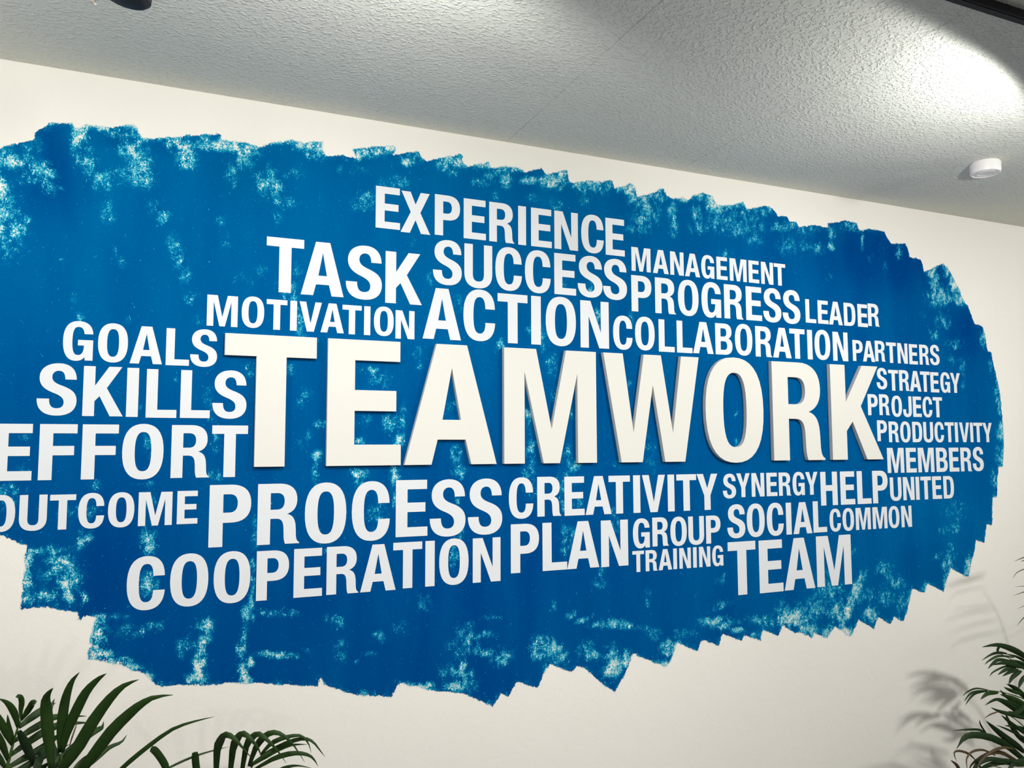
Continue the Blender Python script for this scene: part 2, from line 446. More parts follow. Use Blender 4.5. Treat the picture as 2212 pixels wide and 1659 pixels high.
WORDS = [
    ('GOALS', 1.8690, 0.1032, 'G-2349:31 O-1520:20 A-702:0 L89:-14 S766:-11'),
    ('SKILLS', 1.7234, 0.1333, 'S-2788:34 K-1706:10 I-1003:0 L-280:-15 L582:-12 S1484:0'),
    ('EFFORT', 1.5571, 0.1453, 'E-3707:0 F-2708:0 F-1730:0 O-696:0 R499:0 T1523:0'),
    ('MOTIVATION', 1.9826, 0.0889, 'M1230:12 O2060:30 T2727:0 I3201:0 V3694:0 A4338:0 T4928:-13 I5395:-12 O5913:0 N6586:-68'),
    ('TASK', 2.0928, 0.1629, 'T2934:14 A4028:0 S5281:0 K6537:-72'),
    ('SUCCESS', 2.1571, 0.1422, 'S7971:19 U9034:0 C10110:0 C11179:0 E12214:0 S13185:0 S14185:-12'),
    ('ACTION', 1.9804, 0.1640, 'A7796:0 C9069:38 T10249:0 I11102:0 O12037:17 N13349:-12'),
    ('EXPERIENCE', 2.3142, 0.1328, 'E6008:52 X6900:0 P7966:30 E8909:19 R9866:13 I10604:0 E11322:0 N12268:0 C13299:0 E14212:-18'),
    ('MANAGEMENT', 2.2644, 0.0866, 'M15276:0 A16113:0 N16819:0 A17507:0 G18198:0 E18853:0 M19613:0 E20362:0 N21012:0 T21634:0'),
    ('PROGRESS', 2.1185, 0.1303, 'P15272:0 R16290:0 O17292:0 G18325:0 R19359:0 E20321:0 S21212:0 S22170:0'),
    ('LEADER', 2.1265, 0.0940, 'L23157:0 E23797:0 A24466:0 D25223:0 E25936:0 R26558:63'),
    ('COLLABORATION', 1.9805, 0.1174, 'C14474:0 O15388:19 L16310:-12 L17088:-11 A17918:0 B18861:0 O19788:23 R20745:0 A21647:0 T22411:0 I23054:0 O23708:21 N24659:0'),
    ('PARTNERS', 1.9840, 0.0858, 'P25596:0 A26206:0 R26847:35 T27478:0 N28132:0 E28767:-10 R29420:0 S30049:18'),
    ('STRATEGY', 1.8681, 0.0867, 'S26876:51 T27534:0 R28166:12 A28818:0 T29398:0 E29978:-11 G30621:0 Y31251:0'),
    ('PROJECT', 1.7604, 0.0861, 'P26314:39 R26965:50 O27667:0 J28282:0 E28861:0 C29470:0 T30091:0'),
    ('PRODUCTIVITY', 1.6543, 0.0854, 'P26779:43 R27442:0 O28103:0 D28798:0 U29454:0 C30113:0 T30746:0 I31178:0 V31676:0 I32139:0 T32554:0 Y33157:0'),
    ('MEMBERS', 1.5282, 0.1026, 'M27477:0 E28374:0 M29248:0 B30198:0 E30949:0 R31705:0 S32462:11'),
    ('UNITED', 1.4149, 0.0950, 'U27413:0 N28158:0 I28672:0 T29170:0 E29825:0 D30537:0'),
    ('OUTCOME', 1.4299, 0.0902, 'O-3917:0 U-3206:0 T-2543:-11 C-1882:0 O-1175:0 M-343:0 E462:11'),
    ('PROCESS', 1.3636, 0.1721, 'P1579:0 R2897:0 O4233:-22 C5579:-10 E6847:30 S8013:0 S9271:0'),
    ('COOPERATION', 1.2096, 0.1384, 'C-513:-11 O565:0 O1672:0 P2766:-17 E3753:-10 R4754:0 A5818:0 T6731:21 I7440:23 O8223:36 N9323:27'),
    ('CREATIVITY', 1.4095, 0.1299, 'C10531:-13 R11553:11 E12497:0 A13421:0 T14247:0 I14946:0 V15646:0 I16374:0 T17037:0 Y17948:0'),
    ('PLAN', 1.2333, 0.1561, 'P10663:0 L11745:0 A12808:0 N14031:-12'),
    ('GROUP', 1.2884, 0.0999, 'G15108:0 R15902:20 O16664:0 U17425:0 P18179:0'),
    ('TRAINING', 1.2068, 0.0720, 'T14966:0 R15510:0 A16079:0 I16494:0 N16919:0 I17342:0 N17771:0 G18347:0'),
    ('SYNERGY', 1.4509, 0.0879, 'S18948:-18 Y19587:0 N20277:0 E20942:0 R21578:0 G22254:0 Y22910:0'),
    ('HELP', 1.4072, 0.1311, 'H23796:0 E24771:0 L25657:0 P26545:0'),
    ('SOCIAL', 1.3036, 0.1201, 'S19220:0 O20129:0 C21055:0 I21713:0 A22398:0 L23276:12'),
    ('COMMON', 1.3051, 0.0869, 'C24057:0 O24745:0 M25545:0 M26463:0 O27249:0 N27961:0'),
    ('TEAM', 1.0954, 0.1932, 'T19438:0 E20795:-11 A22170:0 M23928:11'),
]
DESC = {
 'EXPERIENCE': 'topmost word on the blue patch', 'TASK': 'large, left of the word SUCCESS', 'SUCCESS': 'between the words EXPERIENCE and ACTION',
 'MANAGEMENT': 'small, just right of the end of EXPERIENCE', 'PROGRESS': 'under the word MANAGEMENT', 'LEADER': 'small, right of the word PROGRESS',
 'MOTIVATION': 'above the raised letters T and E', 'ACTION': 'large, above the raised letters A and M', 'COLLABORATION': 'long, above the raised letters W O R',
 'PARTNERS': 'small, right of the word COLLABORATION', 'GOALS': 'left of the raised letter T, uppermost of the left-hand words', 'SKILLS': 'between GOALS and EFFORT on the left',
 'EFFORT': 'large, cut by the left picture edge, under SKILLS', 'STRATEGY': 'small, right of the arm of the raised K', 'PROJECT': 'small, in the crook of the raised K',
 'PRODUCTIVITY': 'small, reaching furthest right, under PROJECT', 'MEMBERS': 'right of the foot of the raised K', 'UNITED': 'right of the word HELP',
 'OUTCOME': 'cut by the left picture edge, lowest word on the left', 'PROCESS': 'large, under the raised letters E and A', 'COOPERATION': 'long, lowest line at left, under PROCESS',
 'CREATIVITY': 'under the raised letters M and W', 'PLAN': 'large, under the word CREATIVITY', 'GROUP': 'right of the word PLAN', 'TRAINING': 'smallest word, under GROUP',
 'SYNERGY': 'small, under the raised letters O and R', 'HELP': 'under the raised letter K', 'SOCIAL': 'under the word SYNERGY', 'COMMON': 'small, right of the word SOCIAL',
 'TEAM': 'large, lowest word at right, under SOCIAL'}

letter_mesh = {}
YV = WY - 0.0010
for wd, zb, h, items in WORDS:
    items = items.split()
    c0 = items[0]
    import re
    parsed = []
    for it in items:
        mm = re.match(r'([A-Z])(-?\d+):(-?\d+)', it)
        parsed.append((mm.group(1), int(mm.group(2))/1e4, int(mm.group(3))/1e4))
    root = empty('vinyl_word', (parsed[0][1], YV, zb))
    tag(root, f'flat white vinyl word {wd}, {DESC[wd]}', 'wall lettering', 'flat vinyl words on the blue patch')
    for ch, x, dz in parsed:
        if ch not in letter_mesh:
            v, f, s = slab(ch)
            me = bpy.data.meshes.new('letter'); me.from_pydata(v, [], f+s); me.update(); me.materials.append(M['vinyl'])
            letter_mesh[ch] = me
        o = bpy.data.objects.new('letter', letter_mesh[ch]); COL.objects.link(o); o.parent = root
        o.location = (x-parsed[0][1], 0, dz)
        o.scale = (h, 0.0006, h)

# raised foam-board letters of TEAMWORK: two glued layers each
BIG = [  # letter, x0, x1 (m), z of foot
 ('T', .164, .4835), ('E', .5250, .8060), ('A', .820, 1.2015), ('M', 1.2345, 1.6620), ('W', 1.6985, 2.1985), ('O', 2.2300, 2.5640), ('R', 2.6200, 2.9390), ('K', 2.9880, 3.3290)]
BIG_D = {'T': 'first, widest top bar', 'E': 'between the raised T and A', 'A': 'with a triangular hole', 'M': 'between the raised A and W',
         'W': 'between the raised M and O', 'O': 'the only round raised letter', 'R': 'between the raised O and K', 'K': 'last letter'}
for ch, a, b_ in BIG:
    xc, wd = (a+b_)/2*.8, (b_-a)*.8
    hh = .4735*.8; zb = (1.531-1.6)*.8+1.64
    root = empty('block_letter', (xc, WY-.0008, zb))
    tag(root, f'thick cream-white foam letter {ch} of the word TEAMWORK, {BIG_D[ch]}', 'block letter', 'raised letters of TEAMWORK')
    v, f, s = slab(ch, wd/hh)
    rnd = random.Random(ord(ch))
    for nm, y0, th, ox, oz, g in (('back_layer', 0.0, .0078, -.0004, .0003, 1.0), ('front_layer', -.0080, .0080, 0, 0, 1.0)):
        me = bpy.data.meshes.new(nm)
        me.from_pydata([(p[0]*hh, p[1]*th, p[2]*hh) for p in v], [], f+s); me.update()
        me.materials.append(M['board']); me.materials.append(M['edge'])
        for i in range(len(f), len(f)+len(s)): me.polygons[i].material_index = 1
        o = bpy.data.objects.new(nm, me); COL.objects.link(o); o.parent = root
        o.location = (ox+rnd.uniform(-.0005, .0003), y0, oz)
        if nm == 'front_layer':
            bv = o.modifiers.new('bevel', 'BEVEL'); bv.width = .0006; bv.segments = 1; bv.limit_method = 'ANGLE'
    # glue line between the layers

# ------------------------------------------------------------------ painted blue patch
OUTLINE = [(0,323),(8,318),(25,313),(48,305),(78,302),(73,284),(90,277),(105,272),(107,268),(130,267),(160,268),(163,276),(185,268),(205,270),(230,276),(262,272),(290,270),(300,280),(309,299),(340,297),(378,296),(402,293),(430,292),(478,290),(476,300),(500,306),(530,308),(560,317),(600,305),(635,303),(655,307),(697,305),(700,330),(704,337),(720,337),(740,336),(765,340),(772,345),(763,323),(775,321),(800,318),(830,316),(852,315),(855,324),(848,334),(875,330),(905,326),(910,340),(922,348),(945,343),(975,338),(995,332),(1001,338),(1003,352),(1010,360),(1035,354),(1055,350),(1062,363),(1090,359),(1128,360),(1130,372),(1145,370),(1170,362),(1180,378),(1200,371),(1218,367),(1225,368),(1230,393),(1240,396),(1262,391),(1278,390),(1285,393),(1322,390),(1328,406),(1345,402),(1362,395),(1372,405),(1378,425),(1405,420),(1425,409),(1433,407),(1440,422),(1453,430),(1475,426),(1485,431),(1500,422),(1518,416),(1538,424),(1548,440),(1560,444),(1580,443),(1605,435),(1612,452),(1645,447),(1652,444),(1672,452),(1680,467),(1700,468),(1706,478),(1720,481),(1726,490),(1745,488),(1760,486),(1790,493),(1787,483),(1825,476),(1850,482),(1856,498),(1880,495),(1910,500),(1917,515),(1925,526),(1955,526),(1962,540),(1965,555),(1990,560),(1996,588),(2012,580),(2035,570),(2046,575),(2060,600),(2075,630),(2085,657),(2090,659),(2096,675),(2105,700),(2122,704),(2127,722),(2134,758),(2141,761),(2148,796),(2156,830),(2162,862),(2164,892),(2167,926),(2168,951),(2168,976),(2166,1007),(2156,1009),(2157,1022),(2154,1030),(2154,1074),(2144,1075),(2143,1134),(2131,1132),(2126,1173),(2108,1166),(2105,1191),(2098,1217),(2092,1248),(2053,1227),(2047,1251),(2038,1278),(2004,1260),(1997,1281),(1970,1271),(1962,1312),(1951,1343),(1931,1331),(1924,1348),(1896,1333),(1888,1358),(1854,1339),(1846,1358),(1838,1378),(1803,1352),(1788,1380),(1758,1366),(1753,1378),(1728,1365),(1718,1367),(1689,1351),(1682,1375),(1648,1359),(1643,1384),(1606,1372),(1603,1384),(1560,1370),(1552,1395),(1516,1381),(1508,1407),(1464,1389),(1448,1427),(1439,1441),(1404,1427),(1367,1411),(1353,1452),(1340,1474),(1327,1494),(1293,1471),(1264,1443),(1244,1439),(1236,1453),(1190,1434),(1176,1453),(1161,1487),(1117,1471),(1100,1503),(1081,1498),(1066,1527),(1045,1517),(1019,1506),(997,1497),(956,1494),(911,1487),(862,1475),(845,1505),(797,1502),(760,1500),(728,1487),(699,1481),(696,1464),(690,1466),(688,1482),(636,1480),(590,1477),(547,1475),(500,1475),(434,1481),(380,1480),(350,1482),(336,1478),(318,1462),(320,1455),(298,1450),(258,1436),(203,1424),(190,1423),(190,1404),(199,1368),(205,1344),(208,1333),(184,1332),(170,1340),(169,1322),(136,1318),(103,1311),(46,1317),(45,1306),(50,1262),(56,1222),(53,1195),(58,1177),(24,1168),(19,1164),(11,1158),(0,1155),(-40,1148),(-80,1120),(-120,1122),(-150,1080),(-190,1075),(-205,1020),(-235,1010),(-240,940),(-262,930),(-265,840),(-290,820),(-285,720),(-300,700),(-285,600),(-270,590),(-262,520),(-235,515),(-225,450),(-190,440),(-175,395),(-120,385),(-105,350),(-60,345),(-45,328)]
# thin or nearly dry places: x, y, half width, half height (photo px), amount, tilt deg
THIN = '''25,348,38,14,1.0 3,402,14,26,1.05 15,460,26,50,.6 15,505,36,45,.55 60,320,40,12,.3 86,368,22,22,.65 105,385,15,25,.65 60,385,20,10,.5 125,418,12,14,.45 62,470,12,6,.6
172,283,16,24,1.0 164,315,9,34,.8 195,352,16,26,.75 220,392,24,18,.65 205,272,30,9,.85 255,290,20,10,.5 278,324,26,16,.75 300,350,22,32,.85 290,382,40,18,.6 316,390,14,20,.6
320,288,32,13,.95 350,280,16,10,1.05 300,272,28,7,.8 368,312,9,15,.7 386,303,7,15,.7 403,332,18,24,1.05 405,357,18,9,.75 450,306,26,12,.5 475,314,34,11,1.0 510,322,26,9,.85 536,330,20,18,.75 528,350,18,14,.65
500,374,14,18,.6 507,388,3,16,.9 580,395,24,30,.65 600,420,14,28,.5 622,440,18,14,.4 562,312,16,8,.6 600,304,22,7,.8 660,314,28,10,.85 690,320,12,14,.8 680,335,20,10,.5 640,310,20,10,.5
230,445,14,22,.45 235,470,15,12,.45 330,445,14,14,.5 352,470,13,20,.55 372,525,12,20,.5 385,560,14,26,.42 398,592,12,26,.42 408,640,12,18,.4 265,565,10,14,.42 160,645,8,12,.4 133,560,3,3,.9
55,476,11,5,.65 45,500,12,16,.4 250,545,5,10,.45 480,475,14,12,.35 600,470,14,14,.35 495,520,5,14,.35 640,592,10,22,.42 622,640,18,10,.4
703,318,12,10,.85 782,335,12,9,.6 802,330,30,9,.85 840,321,14,8,.9 880,350,16,9,.8 900,334,16,8,.5 765,365,9,12,.4 735,367,8,8,.35 640,375,14,12,.45 612,384,10,8,.45 796,368,14,8,.35 862,393,24,14,.45 792,428,24,14,.45
786,442,26,13,.5 825,402,16,14,.35 960,358,15,9,.8 986,350,24,11,.85 1000,346,12,9,.7 978,372,9,9,.6 1046,358,20,7,.8 1086,368,22,13,.65 1122,361,18,7,.95 1092,387,13,17,.85 1042,392,20,9,.5 1060,380,14,8,.45
1146,390,18,7,.95 1192,391,24,13,.9 1212,376,12,10,.8 1182,402,11,9,.75 1206,402,10,10,.6 1248,402,12,9,.6 1275,398,18,7,.6 1200,440,18,14,.38 1265,430,11,14,.42 1150,430,14,10,.35 1070,425,9,14,.35 890,520,6,14,.35
1266,402,14,14,.55 1290,400,22,14,.55 1311,412,14,10,.5 1346,404,14,9,.75 1363,412,12,17,.85 1370,432,12,14,.6 1396,440,18,18,.55 1395,462,28,24,.55 1380,492,24,13,.5 1426,420,11,14,.6 1452,460,9,20,.75 1456,492,9,17,.6
1476,429,14,6,.85 1510,424,10,8,.75 1505,460,11,14,.65 1536,440,12,18,.85 1549,448,9,13,.9 1510,490,18,14,.5 1571,450,18,14,.5 1596,438,13,9,.6 1560,482,28,20,.5 1600,496,18,14,.6 1616,470,24,20,.45 1630,522,17,14,.42
1656,458,12,8,.65 1640,492,14,12,.5 1690,490,24,9,.6 1740,500,20,11,.4 1700,530,20,20,.42 1736,532,14,9,.42 1766,537,14,12,.5 1796,506,8,11,.7 1796,532,8,11,.7 1836,490,20,9,.45 1863,520,3,20,.8 1942,545,7,14,.5 1880,556,5,9,.4
1911,572,4,11,.4 1570,552,14,13,.42 1790,597,8,8,.38
2014,595,9,18,.75 2021,616,9,18,.75 2030,642,24,20,.75 2046,584,9,12,.85 2062,612,10,24,.95 2070,645,12,14,.75 2078,640,5,18,.8 2035,692,14,12,.42 2046,702,8,9,.55 1995,680,7,8,.35 2020,722,12,12,.42 2060,740,20,9,.38 2063,748,5,6,.65
2076,790,9,14,.5 2122,730,6,18,.6 2152,850,4,24,.6 2140,790,4,18,.45 2158,880,4,26,.55 2161,935,8,18,.8 2160,985,9,20,.65 2146,1035,6,18,.55 2148,1100,4,24,.7 2055,780,8,11,.35 2080,830,5,24,.32
2062,1105,24,24,.32 2040,1146,18,9,.42 2064,1140,9,14,.42 2055,1190,9,20,.52 2032,1202,14,9,.45 2046,1220,11,14,.62 2000,1268,7,9,.7 2043,1258,5,18,.85 1910,1225,18,14,.55 1845,1192,7,9,.4 1930,1256,18,14,.5 1946,1262,13,13,.4
1966,1290,5,22,.5 1850,1272,9,38,.95,22 1830,1325,8,34,1.0,20 1880,1326,13,13,1.0 1828,1362,12,8,1.1 1835,1372,6,5,1.0 1792,1275,30,26,.55 1762,1312,22,18,.7 1722,1336,28,13,.85 1746,1357,18,10,.85 1787,1368,10,13,.9 1810,1322,18,18,.8 1870,1285,24,18,.42
1912,1290,18,18,.5 1948,1304,12,18,.55 2090,1225,7,20,.75 2097,1210,4,14,.6 1660,1340,40,12,.5 1780,1240,16,10,.35 1690,1318,14,22,.5
1722,1325,16,20,.65 1700,1332,14,18,.75 1712,1334,12,8,.9 1570,1350,22,7,.85,-15 1592,1361,11,5,1.0 1548,1342,22,9,.7,-10 1525,1344,18,10,.6 1553,1310,22,9,.45,-20 1480,1366,22,9,.45 1446,1400,18,16,.8 1436,1435,13,10,.6 1456,1394,13,8,.9
1235,1328,13,9,.5,-20 1262,1338,20,6,.6,-20 1292,1346,20,6,.65,-15 1322,1347,22,9,.85,-10 1352,1352,14,9,.65 1386,1357,18,6,.4 1195,1310,7,14,.4 1400,1295,6,20,.45 1270,1390,14,9,.35 1160,1400,14,18,.55 1190,1400,22,13,.7
1202,1416,22,13,.65 1216,1415,9,13,.6 1280,1415,13,10,.85 1262,1405,18,11,.5 1320,1412,14,18,.65 1332,1432,18,14,.95 1322,1450,18,14,.95 1352,1418,9,13,.8 1180,1446,6,12,.8 1416,1370,14,11,.55 1630,1336,18,7,.45 1636,1372,14,7,.65 1295,1258,14,14,.35 1560,1250,11,11,.55
535,1325,10,18,.95 540,1310,6,20,.8 575,1325,20,7,.65 625,1325,18,7,.6 528,1370,6,20,.7 522,1400,10,24,.75 524,1445,9,22,.95 530,1466,12,9,.85 575,1413,18,6,1.05 602,1415,22,6,.9 632,1415,14,7,.65 660,1405,10,7,.45
543,1430,7,14,.85 716,1336,14,9,.5 736,1347,9,13,.55 816,1376,13,12,.55 736,1396,11,14,.42 736,1420,11,8,.55 770,1429,3,3,.95 800,1412,18,5,.45 865,1355,18,12,.3 915,1300,18,18,.35 1010,1375,22,22,.5 1000,1400,32,18,.5
1010,1350,18,7,.38 1052,1372,18,9,.42 1062,1334,18,4,.42 1084,1420,22,18,.6 1087,1432,11,8,.7 1046,1412,11,9,.55 1172,1385,22,13,.55 1195,1402,12,11,.8 1160,1414,11,11,.85 970,1450,18,14,.6 1000,1450,7,18,1.0 985,1482,18,8,1.0 1010,1470,20,20,.55
905,1485,22,6,.9 930,1478,9,6,.85 872,1480,8,5,.75 790,1495,12,5,.65 1062,1518,8,5,.55 700,1478,6,5,.7
105,1188,38,9,.65 130,1213,26,11,.85 142,1240,30,22,.75 152,1262,22,22,.65 62,1212,7,22,.7 60,1245,7,32,.7 100,1240,18,14,.55 90,1282,38,18,.5 72,1292,22,13,.6 150,1286,11,14,.85 185,1288,7,10,.95 172,1166,13,18,.7 190,1160,9,10,.7
320,1172,20,24,.65 325,1180,8,14,.75 320,1262,18,24,.85 215,1335,22,7,.7 250,1330,24,7,.45 215,1370,14,24,.85 203,1402,10,20,1.0 230,1412,18,8,.95 255,1427,24,7,.9 285,1440,18,6,.7 280,1362,38,13,.55 330,1352,20,10,.5
440,1347,18,13,.7 452,1366,9,18,.75 402,1390,18,13,.5 438,1400,9,28,.85 430,1430,12,22,1.05 424,1462,18,13,1.05 390,1410,12,12,.4 322,1463,7,9,1.0 10,1060,28,14,.5 42,1060,18,9,.4 200,1052,14,7,.5 188,1102,18,18,.5 140,1112,18,18,.4
325,1082,14,18,.42 320,1132,10,18,.55 20,1092,20,20,.32 320,960,10,28,.5 465,950,8,22,.48 465,1030,13,13,.6 315,1045,18,7,.42 205,1045,11,7,.45 50,945,11,6,.45 50,1012,14,7,.45 450,860,9,24,.5 460,905,9,9,.5 380,820,5,6,.45
300,880,6,6,.32 275,690,7,10,.35 176,684,8,9,.7 430,690,11,11,.5 540,800,14,14,.45 625,625,18,11,.6 638,660,7,22,.55 648,700,9,26,.55 655,742,9,18,.5 565,582,13,13,.38 525,602,18,13,.32 490,525,9,13,.32
800,800,18,10,.55 822,822,22,18,.4 785,910,18,11,.45 842,915,16,18,.7 870,905,7,30,.55 862,952,11,18,.65 778,952,9,7,.85 625,800,11,11,.55 660,852,13,13,.42 650,872,9,11,.48 692,915,13,9,.52 665,940,11,11,.5 682,985,13,13,.65 650,960,11,9,.45
682,1030,7,38,.6 776,1022,18,11,.75 780,1042,13,18,.6 852,1028,9,20,.95 852,1072,6,24,.6 992,1020,13,13,.75 990,1080,9,14,.38 815,1112,18,28,.45 552,1150,7,38,.52 546,1240,6,38,.6 700,1170,13,13,.5 706,1186,7,7,.7 770,1112,9,9,.45
996,1150,7,18,.55 980,1200,11,28,.55 576,1092,11,11,.4 1140,1020,11,13,.65 1146,1056,13,18,.48 1240,1010,13,11,.7 1230,1032,22,13,.45 1216,1062,10,46,.42 1246,1086,11,13,.5 1326,1106,11,11,.5 1330,1136,13,13,.48 1220,1172,13,32,.42 1236,1152,18,13,.45
1300,1242,7,28,.42 1315,1180,7,18,.38 1410,1010,7,13,.42 1192,790,13,22,.5 1202,852,11,18,.38 1140,900,7,16,.85 1146,970,10,36,.52 1226,982,9,18,.5 1242,1002,13,7,.52 1235,890,7,14,.42 1358,828,5,7,.55 1402,970,13,28,.32 1080,740,6,9,.5
985,800,7,22,.45 976,880,9,18,.52 985,982,10,22,.65 902,760,13,13,.38 905,790,7,7,.45 1590,895,4,7,.65 1592,955,6,9,.5 930,600,7,14,.42 990,650,9,18,.45 1146,710,13,11,.42 1172,730,10,28,.5 1290,690,8,22,.58 1276,620,7,13,.55 1080,752,9,13,.5
1215,615,7,11,.45 1005,762,14,8,.35 1000,900,30,30,.15 1330,1000,20,10,.3 1360,690,9,14,.4 1700,985,8,12,.3 1880,870,10,6,.3'''
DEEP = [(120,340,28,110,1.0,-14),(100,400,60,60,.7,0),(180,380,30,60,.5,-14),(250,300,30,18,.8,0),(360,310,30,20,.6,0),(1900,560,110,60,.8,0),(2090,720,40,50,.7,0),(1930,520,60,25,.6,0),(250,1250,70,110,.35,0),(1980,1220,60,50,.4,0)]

xs_ = np.arange(-1.08, 3.50, 0.0068)
zs_ = np.arange(0.78, 2.60, 0.0068)
XX, ZZ = np.meshgrid(xs_, zs_)
P = np.stack([XX-CAM.x, np.full_like(XX, WY), ZZ-CAM.z], -1)
rv, uv, fv = np.array(RGT), np.array(UPV), np.array(_f)
dep = np.maximum(P @ fv, 0.2)
PX = 1106 + FPX*(P @ rv)/dep
PY = 829.5 - FPX*(P @ uv)/dep


def blobs(items):
    acc = np.zeros_like(PX)
    for it in items:
        x, y, rx, ry, s = it[:5]
        a = math.radians(it[5]) if len(it) > 5 else 0.0
        R = 3.2*max(rx, ry)
        sel = (np.abs(PX-x) < R) & (np.abs(PY-y) < R)
        dx, dy = PX[sel]-x, PY[sel]-y
        u = (dx*math.cos(a)+dy*math.sin(a))/rx
        v = (-dx*math.sin(a)+dy*math.cos(a))/ry
        acc[sel] = np.maximum(acc[sel], s*np.exp(-0.55*(u*u+v*v)**1.35)) + 0.25*np.minimum(acc[sel], s*np.exp(-0.55*(u*u+v*v)**1.35))
    return acc


thin = blobs([tuple(float(q) for q in t.split(',')) for t in THIN.split()])
deep = blobs(DEEP)
# signed distance to the outline, on the wall in metres
ol = np.array([[p.x, p.z] for p in (at(x, y, WY) for x, y in OUTLINE)])
A, B = ol, np.roll(ol, -1, 0)
q = np.stack([XX.ravel(), ZZ.ravel()], -1)
best = np.full(len(q), 9.0); inside = np.zeros(len(q), bool)
for a, b_ in zip(A, B):
    ab = b_-a; t_ = np.clip(((q-a) @ ab)/(ab @ ab), 0, 1)
    d_ = np.hypot(*(q-a-t_[:, None]*ab).T)
    best = np.minimum(best, d_)
    if a[1] != b_[1]:
        c_ = ((a[1] > q[:, 1]) != (b_[1] > q[:, 1]))
        inside ^= c_ & (q[:, 0] < (b_[0]-a[0])*(q[:, 1]-a[1])/(b_[1]-a[1])+a[0])
sd = np.where(inside, best, -best).reshape(XX.shape)
edge_thin = 0.30*np.exp(-np.maximum(sd, 0)/0.012)
thin = np.clip(thin + edge_thin, 0, 1.3)
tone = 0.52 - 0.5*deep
tone = tone + 0.32*np.clip((ZZ-1.85)/0.6, -1, 1)*np.clip((2.2-XX)/1.2, -0.6, 1)  # light falloff painted into the blue: mostly lighter above, deeper below
keep_v = sd > -0.02
idx = -np.ones(XX.shape, int)
quad = keep_v[:-1, :-1] | keep_v[1:, :-1] | keep_v[:-1, 1:] | keep_v[1:, 1:]
used = np.zeros(XX.shape, bool)
used[:-1, :-1] |= quad; used[1:, :-1] |= quad; used[:-1, 1:] |= quad; used[1:, 1:] |= quad
idx[used] = np.arange(used.sum())
yy, xx = np.nonzero(quad)
faces = np.stack([idx[yy, xx], idx[yy, xx+1], idx[yy+1, xx+1], idx[yy+1, xx]], -1)
vco = np.stack([XX[used], np.full(used.sum(), 0.0), ZZ[used]], -1)
me = bpy.data.meshes.new('painted_patch')
me.vertices.add(len(vco)); me.vertices.foreach_set('co', vco.ravel())
me.loops.add(faces.size); me.loops.foreach_set('vertex_index', faces.ravel())
me.polygons.add(len(faces))
me.polygons.foreach_set('loop_start', np.arange(0, faces.size, 4))
me.polygons.foreach_set('loop_total', np.full(len(faces), 4))
me.update(calc_edges=True); me.validate()
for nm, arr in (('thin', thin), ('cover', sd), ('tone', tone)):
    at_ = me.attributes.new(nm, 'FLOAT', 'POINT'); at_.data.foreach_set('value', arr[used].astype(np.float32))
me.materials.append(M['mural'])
mural = bpy.data.objects.new('painted_patch', me); COL.objects.link(mural)
mural.location = (0, WY-.0005, 0)
tag(mural, 'large ragged oval of roller-applied blue paint with lighter specks on the white wall', 'painted mural')

# ------------------------------------------------------------------ lighting track, lamps, detector
tr = empty('lighting_track', (1.3, TRACK_Y, CZ))
tag(tr, 'long black lighting track under the ceiling, seen across the top right corner', 'lighting track')
box('rail', -3.2, 3.4, -.0125, .0125, -.020, 0.0, M['black'], tr, .002)
box('slot', -3.2, 3.4, -.006, .006, -.0215, -.0195, M['black'], tr)
for i, (lx, lz, dx, dy, tilt, wt, wt2, cone, bl) in enumerate(LAMPS):
    names = ['above the raised letter E', 'above the raised letter O', 'past the right end of the wall', 'near the left end of the track']
    root = empty('wall_washer', (lx, TRACK_Y, CZ-.0205))
    tag(root, 'black track wall washer lamp, ' + names[i], 'ceiling lamp', 'wall washers on the black track')
    n = math.hypot(dx, dy); dirv = Vector((dx/n*math.cos(math.radians(tilt)), dy/n*math.cos(math.radians(tilt)), -math.sin(math.radians(tilt))))
    box('adapter', -.035, .035, -.012, .012, -.02, -.001, M['black'], root, .002)
    pz = lz - (CZ-.0205)
    tube('arm', [(0, 0, -.02), (0, 0, pz+.02)], .006, M['black'], root)
    quat = dirv.to_track_quat('-Z', 'Y')
    hd = lathe('lamp_head', [(0, .075), (.03, .07), (.042, .05), (.044, .004), (.040, .004), (.040, .012), (0, .012)], M['black'], root)
    hd.rotation_euler = quat.to_euler(); hd.location = Vector((0, 0, pz)) - dirv*.0
    ld = bpy.data.lights.new('lamp_light', 'SPOT'); ld.energy = wt; ld.spot_size = math.radians(cone); ld.spot_blend = bl
    ld.shadow_soft_size = (.018 if i != 2 else .13); ld.color = (1.0, .985, .95)
    lo = bpy.data.objects.new('lamp_light', ld); COL.objects.link(lo); lo.parent = root
    lo.location = Vector((0, 0, pz)) + dirv*.012; lo.rotation_euler = quat.to_euler()
    ld = bpy.data.lights.new('beam_light', 'SPOT'); ld.energy = wt2; ld.spot_size = math.radians(112); ld.spot_blend = 1.0
    ld.shadow_soft_size = (.018 if i != 2 else .13); ld.color = (1.0, .985, .95)
    lo = bpy.data.objects.new('beam_light', ld); COL.objects.link(lo); lo.parent = root
    lo.location = Vector((0, 0, pz)) + dirv*.012; lo.rotation_euler = quat.to_euler()

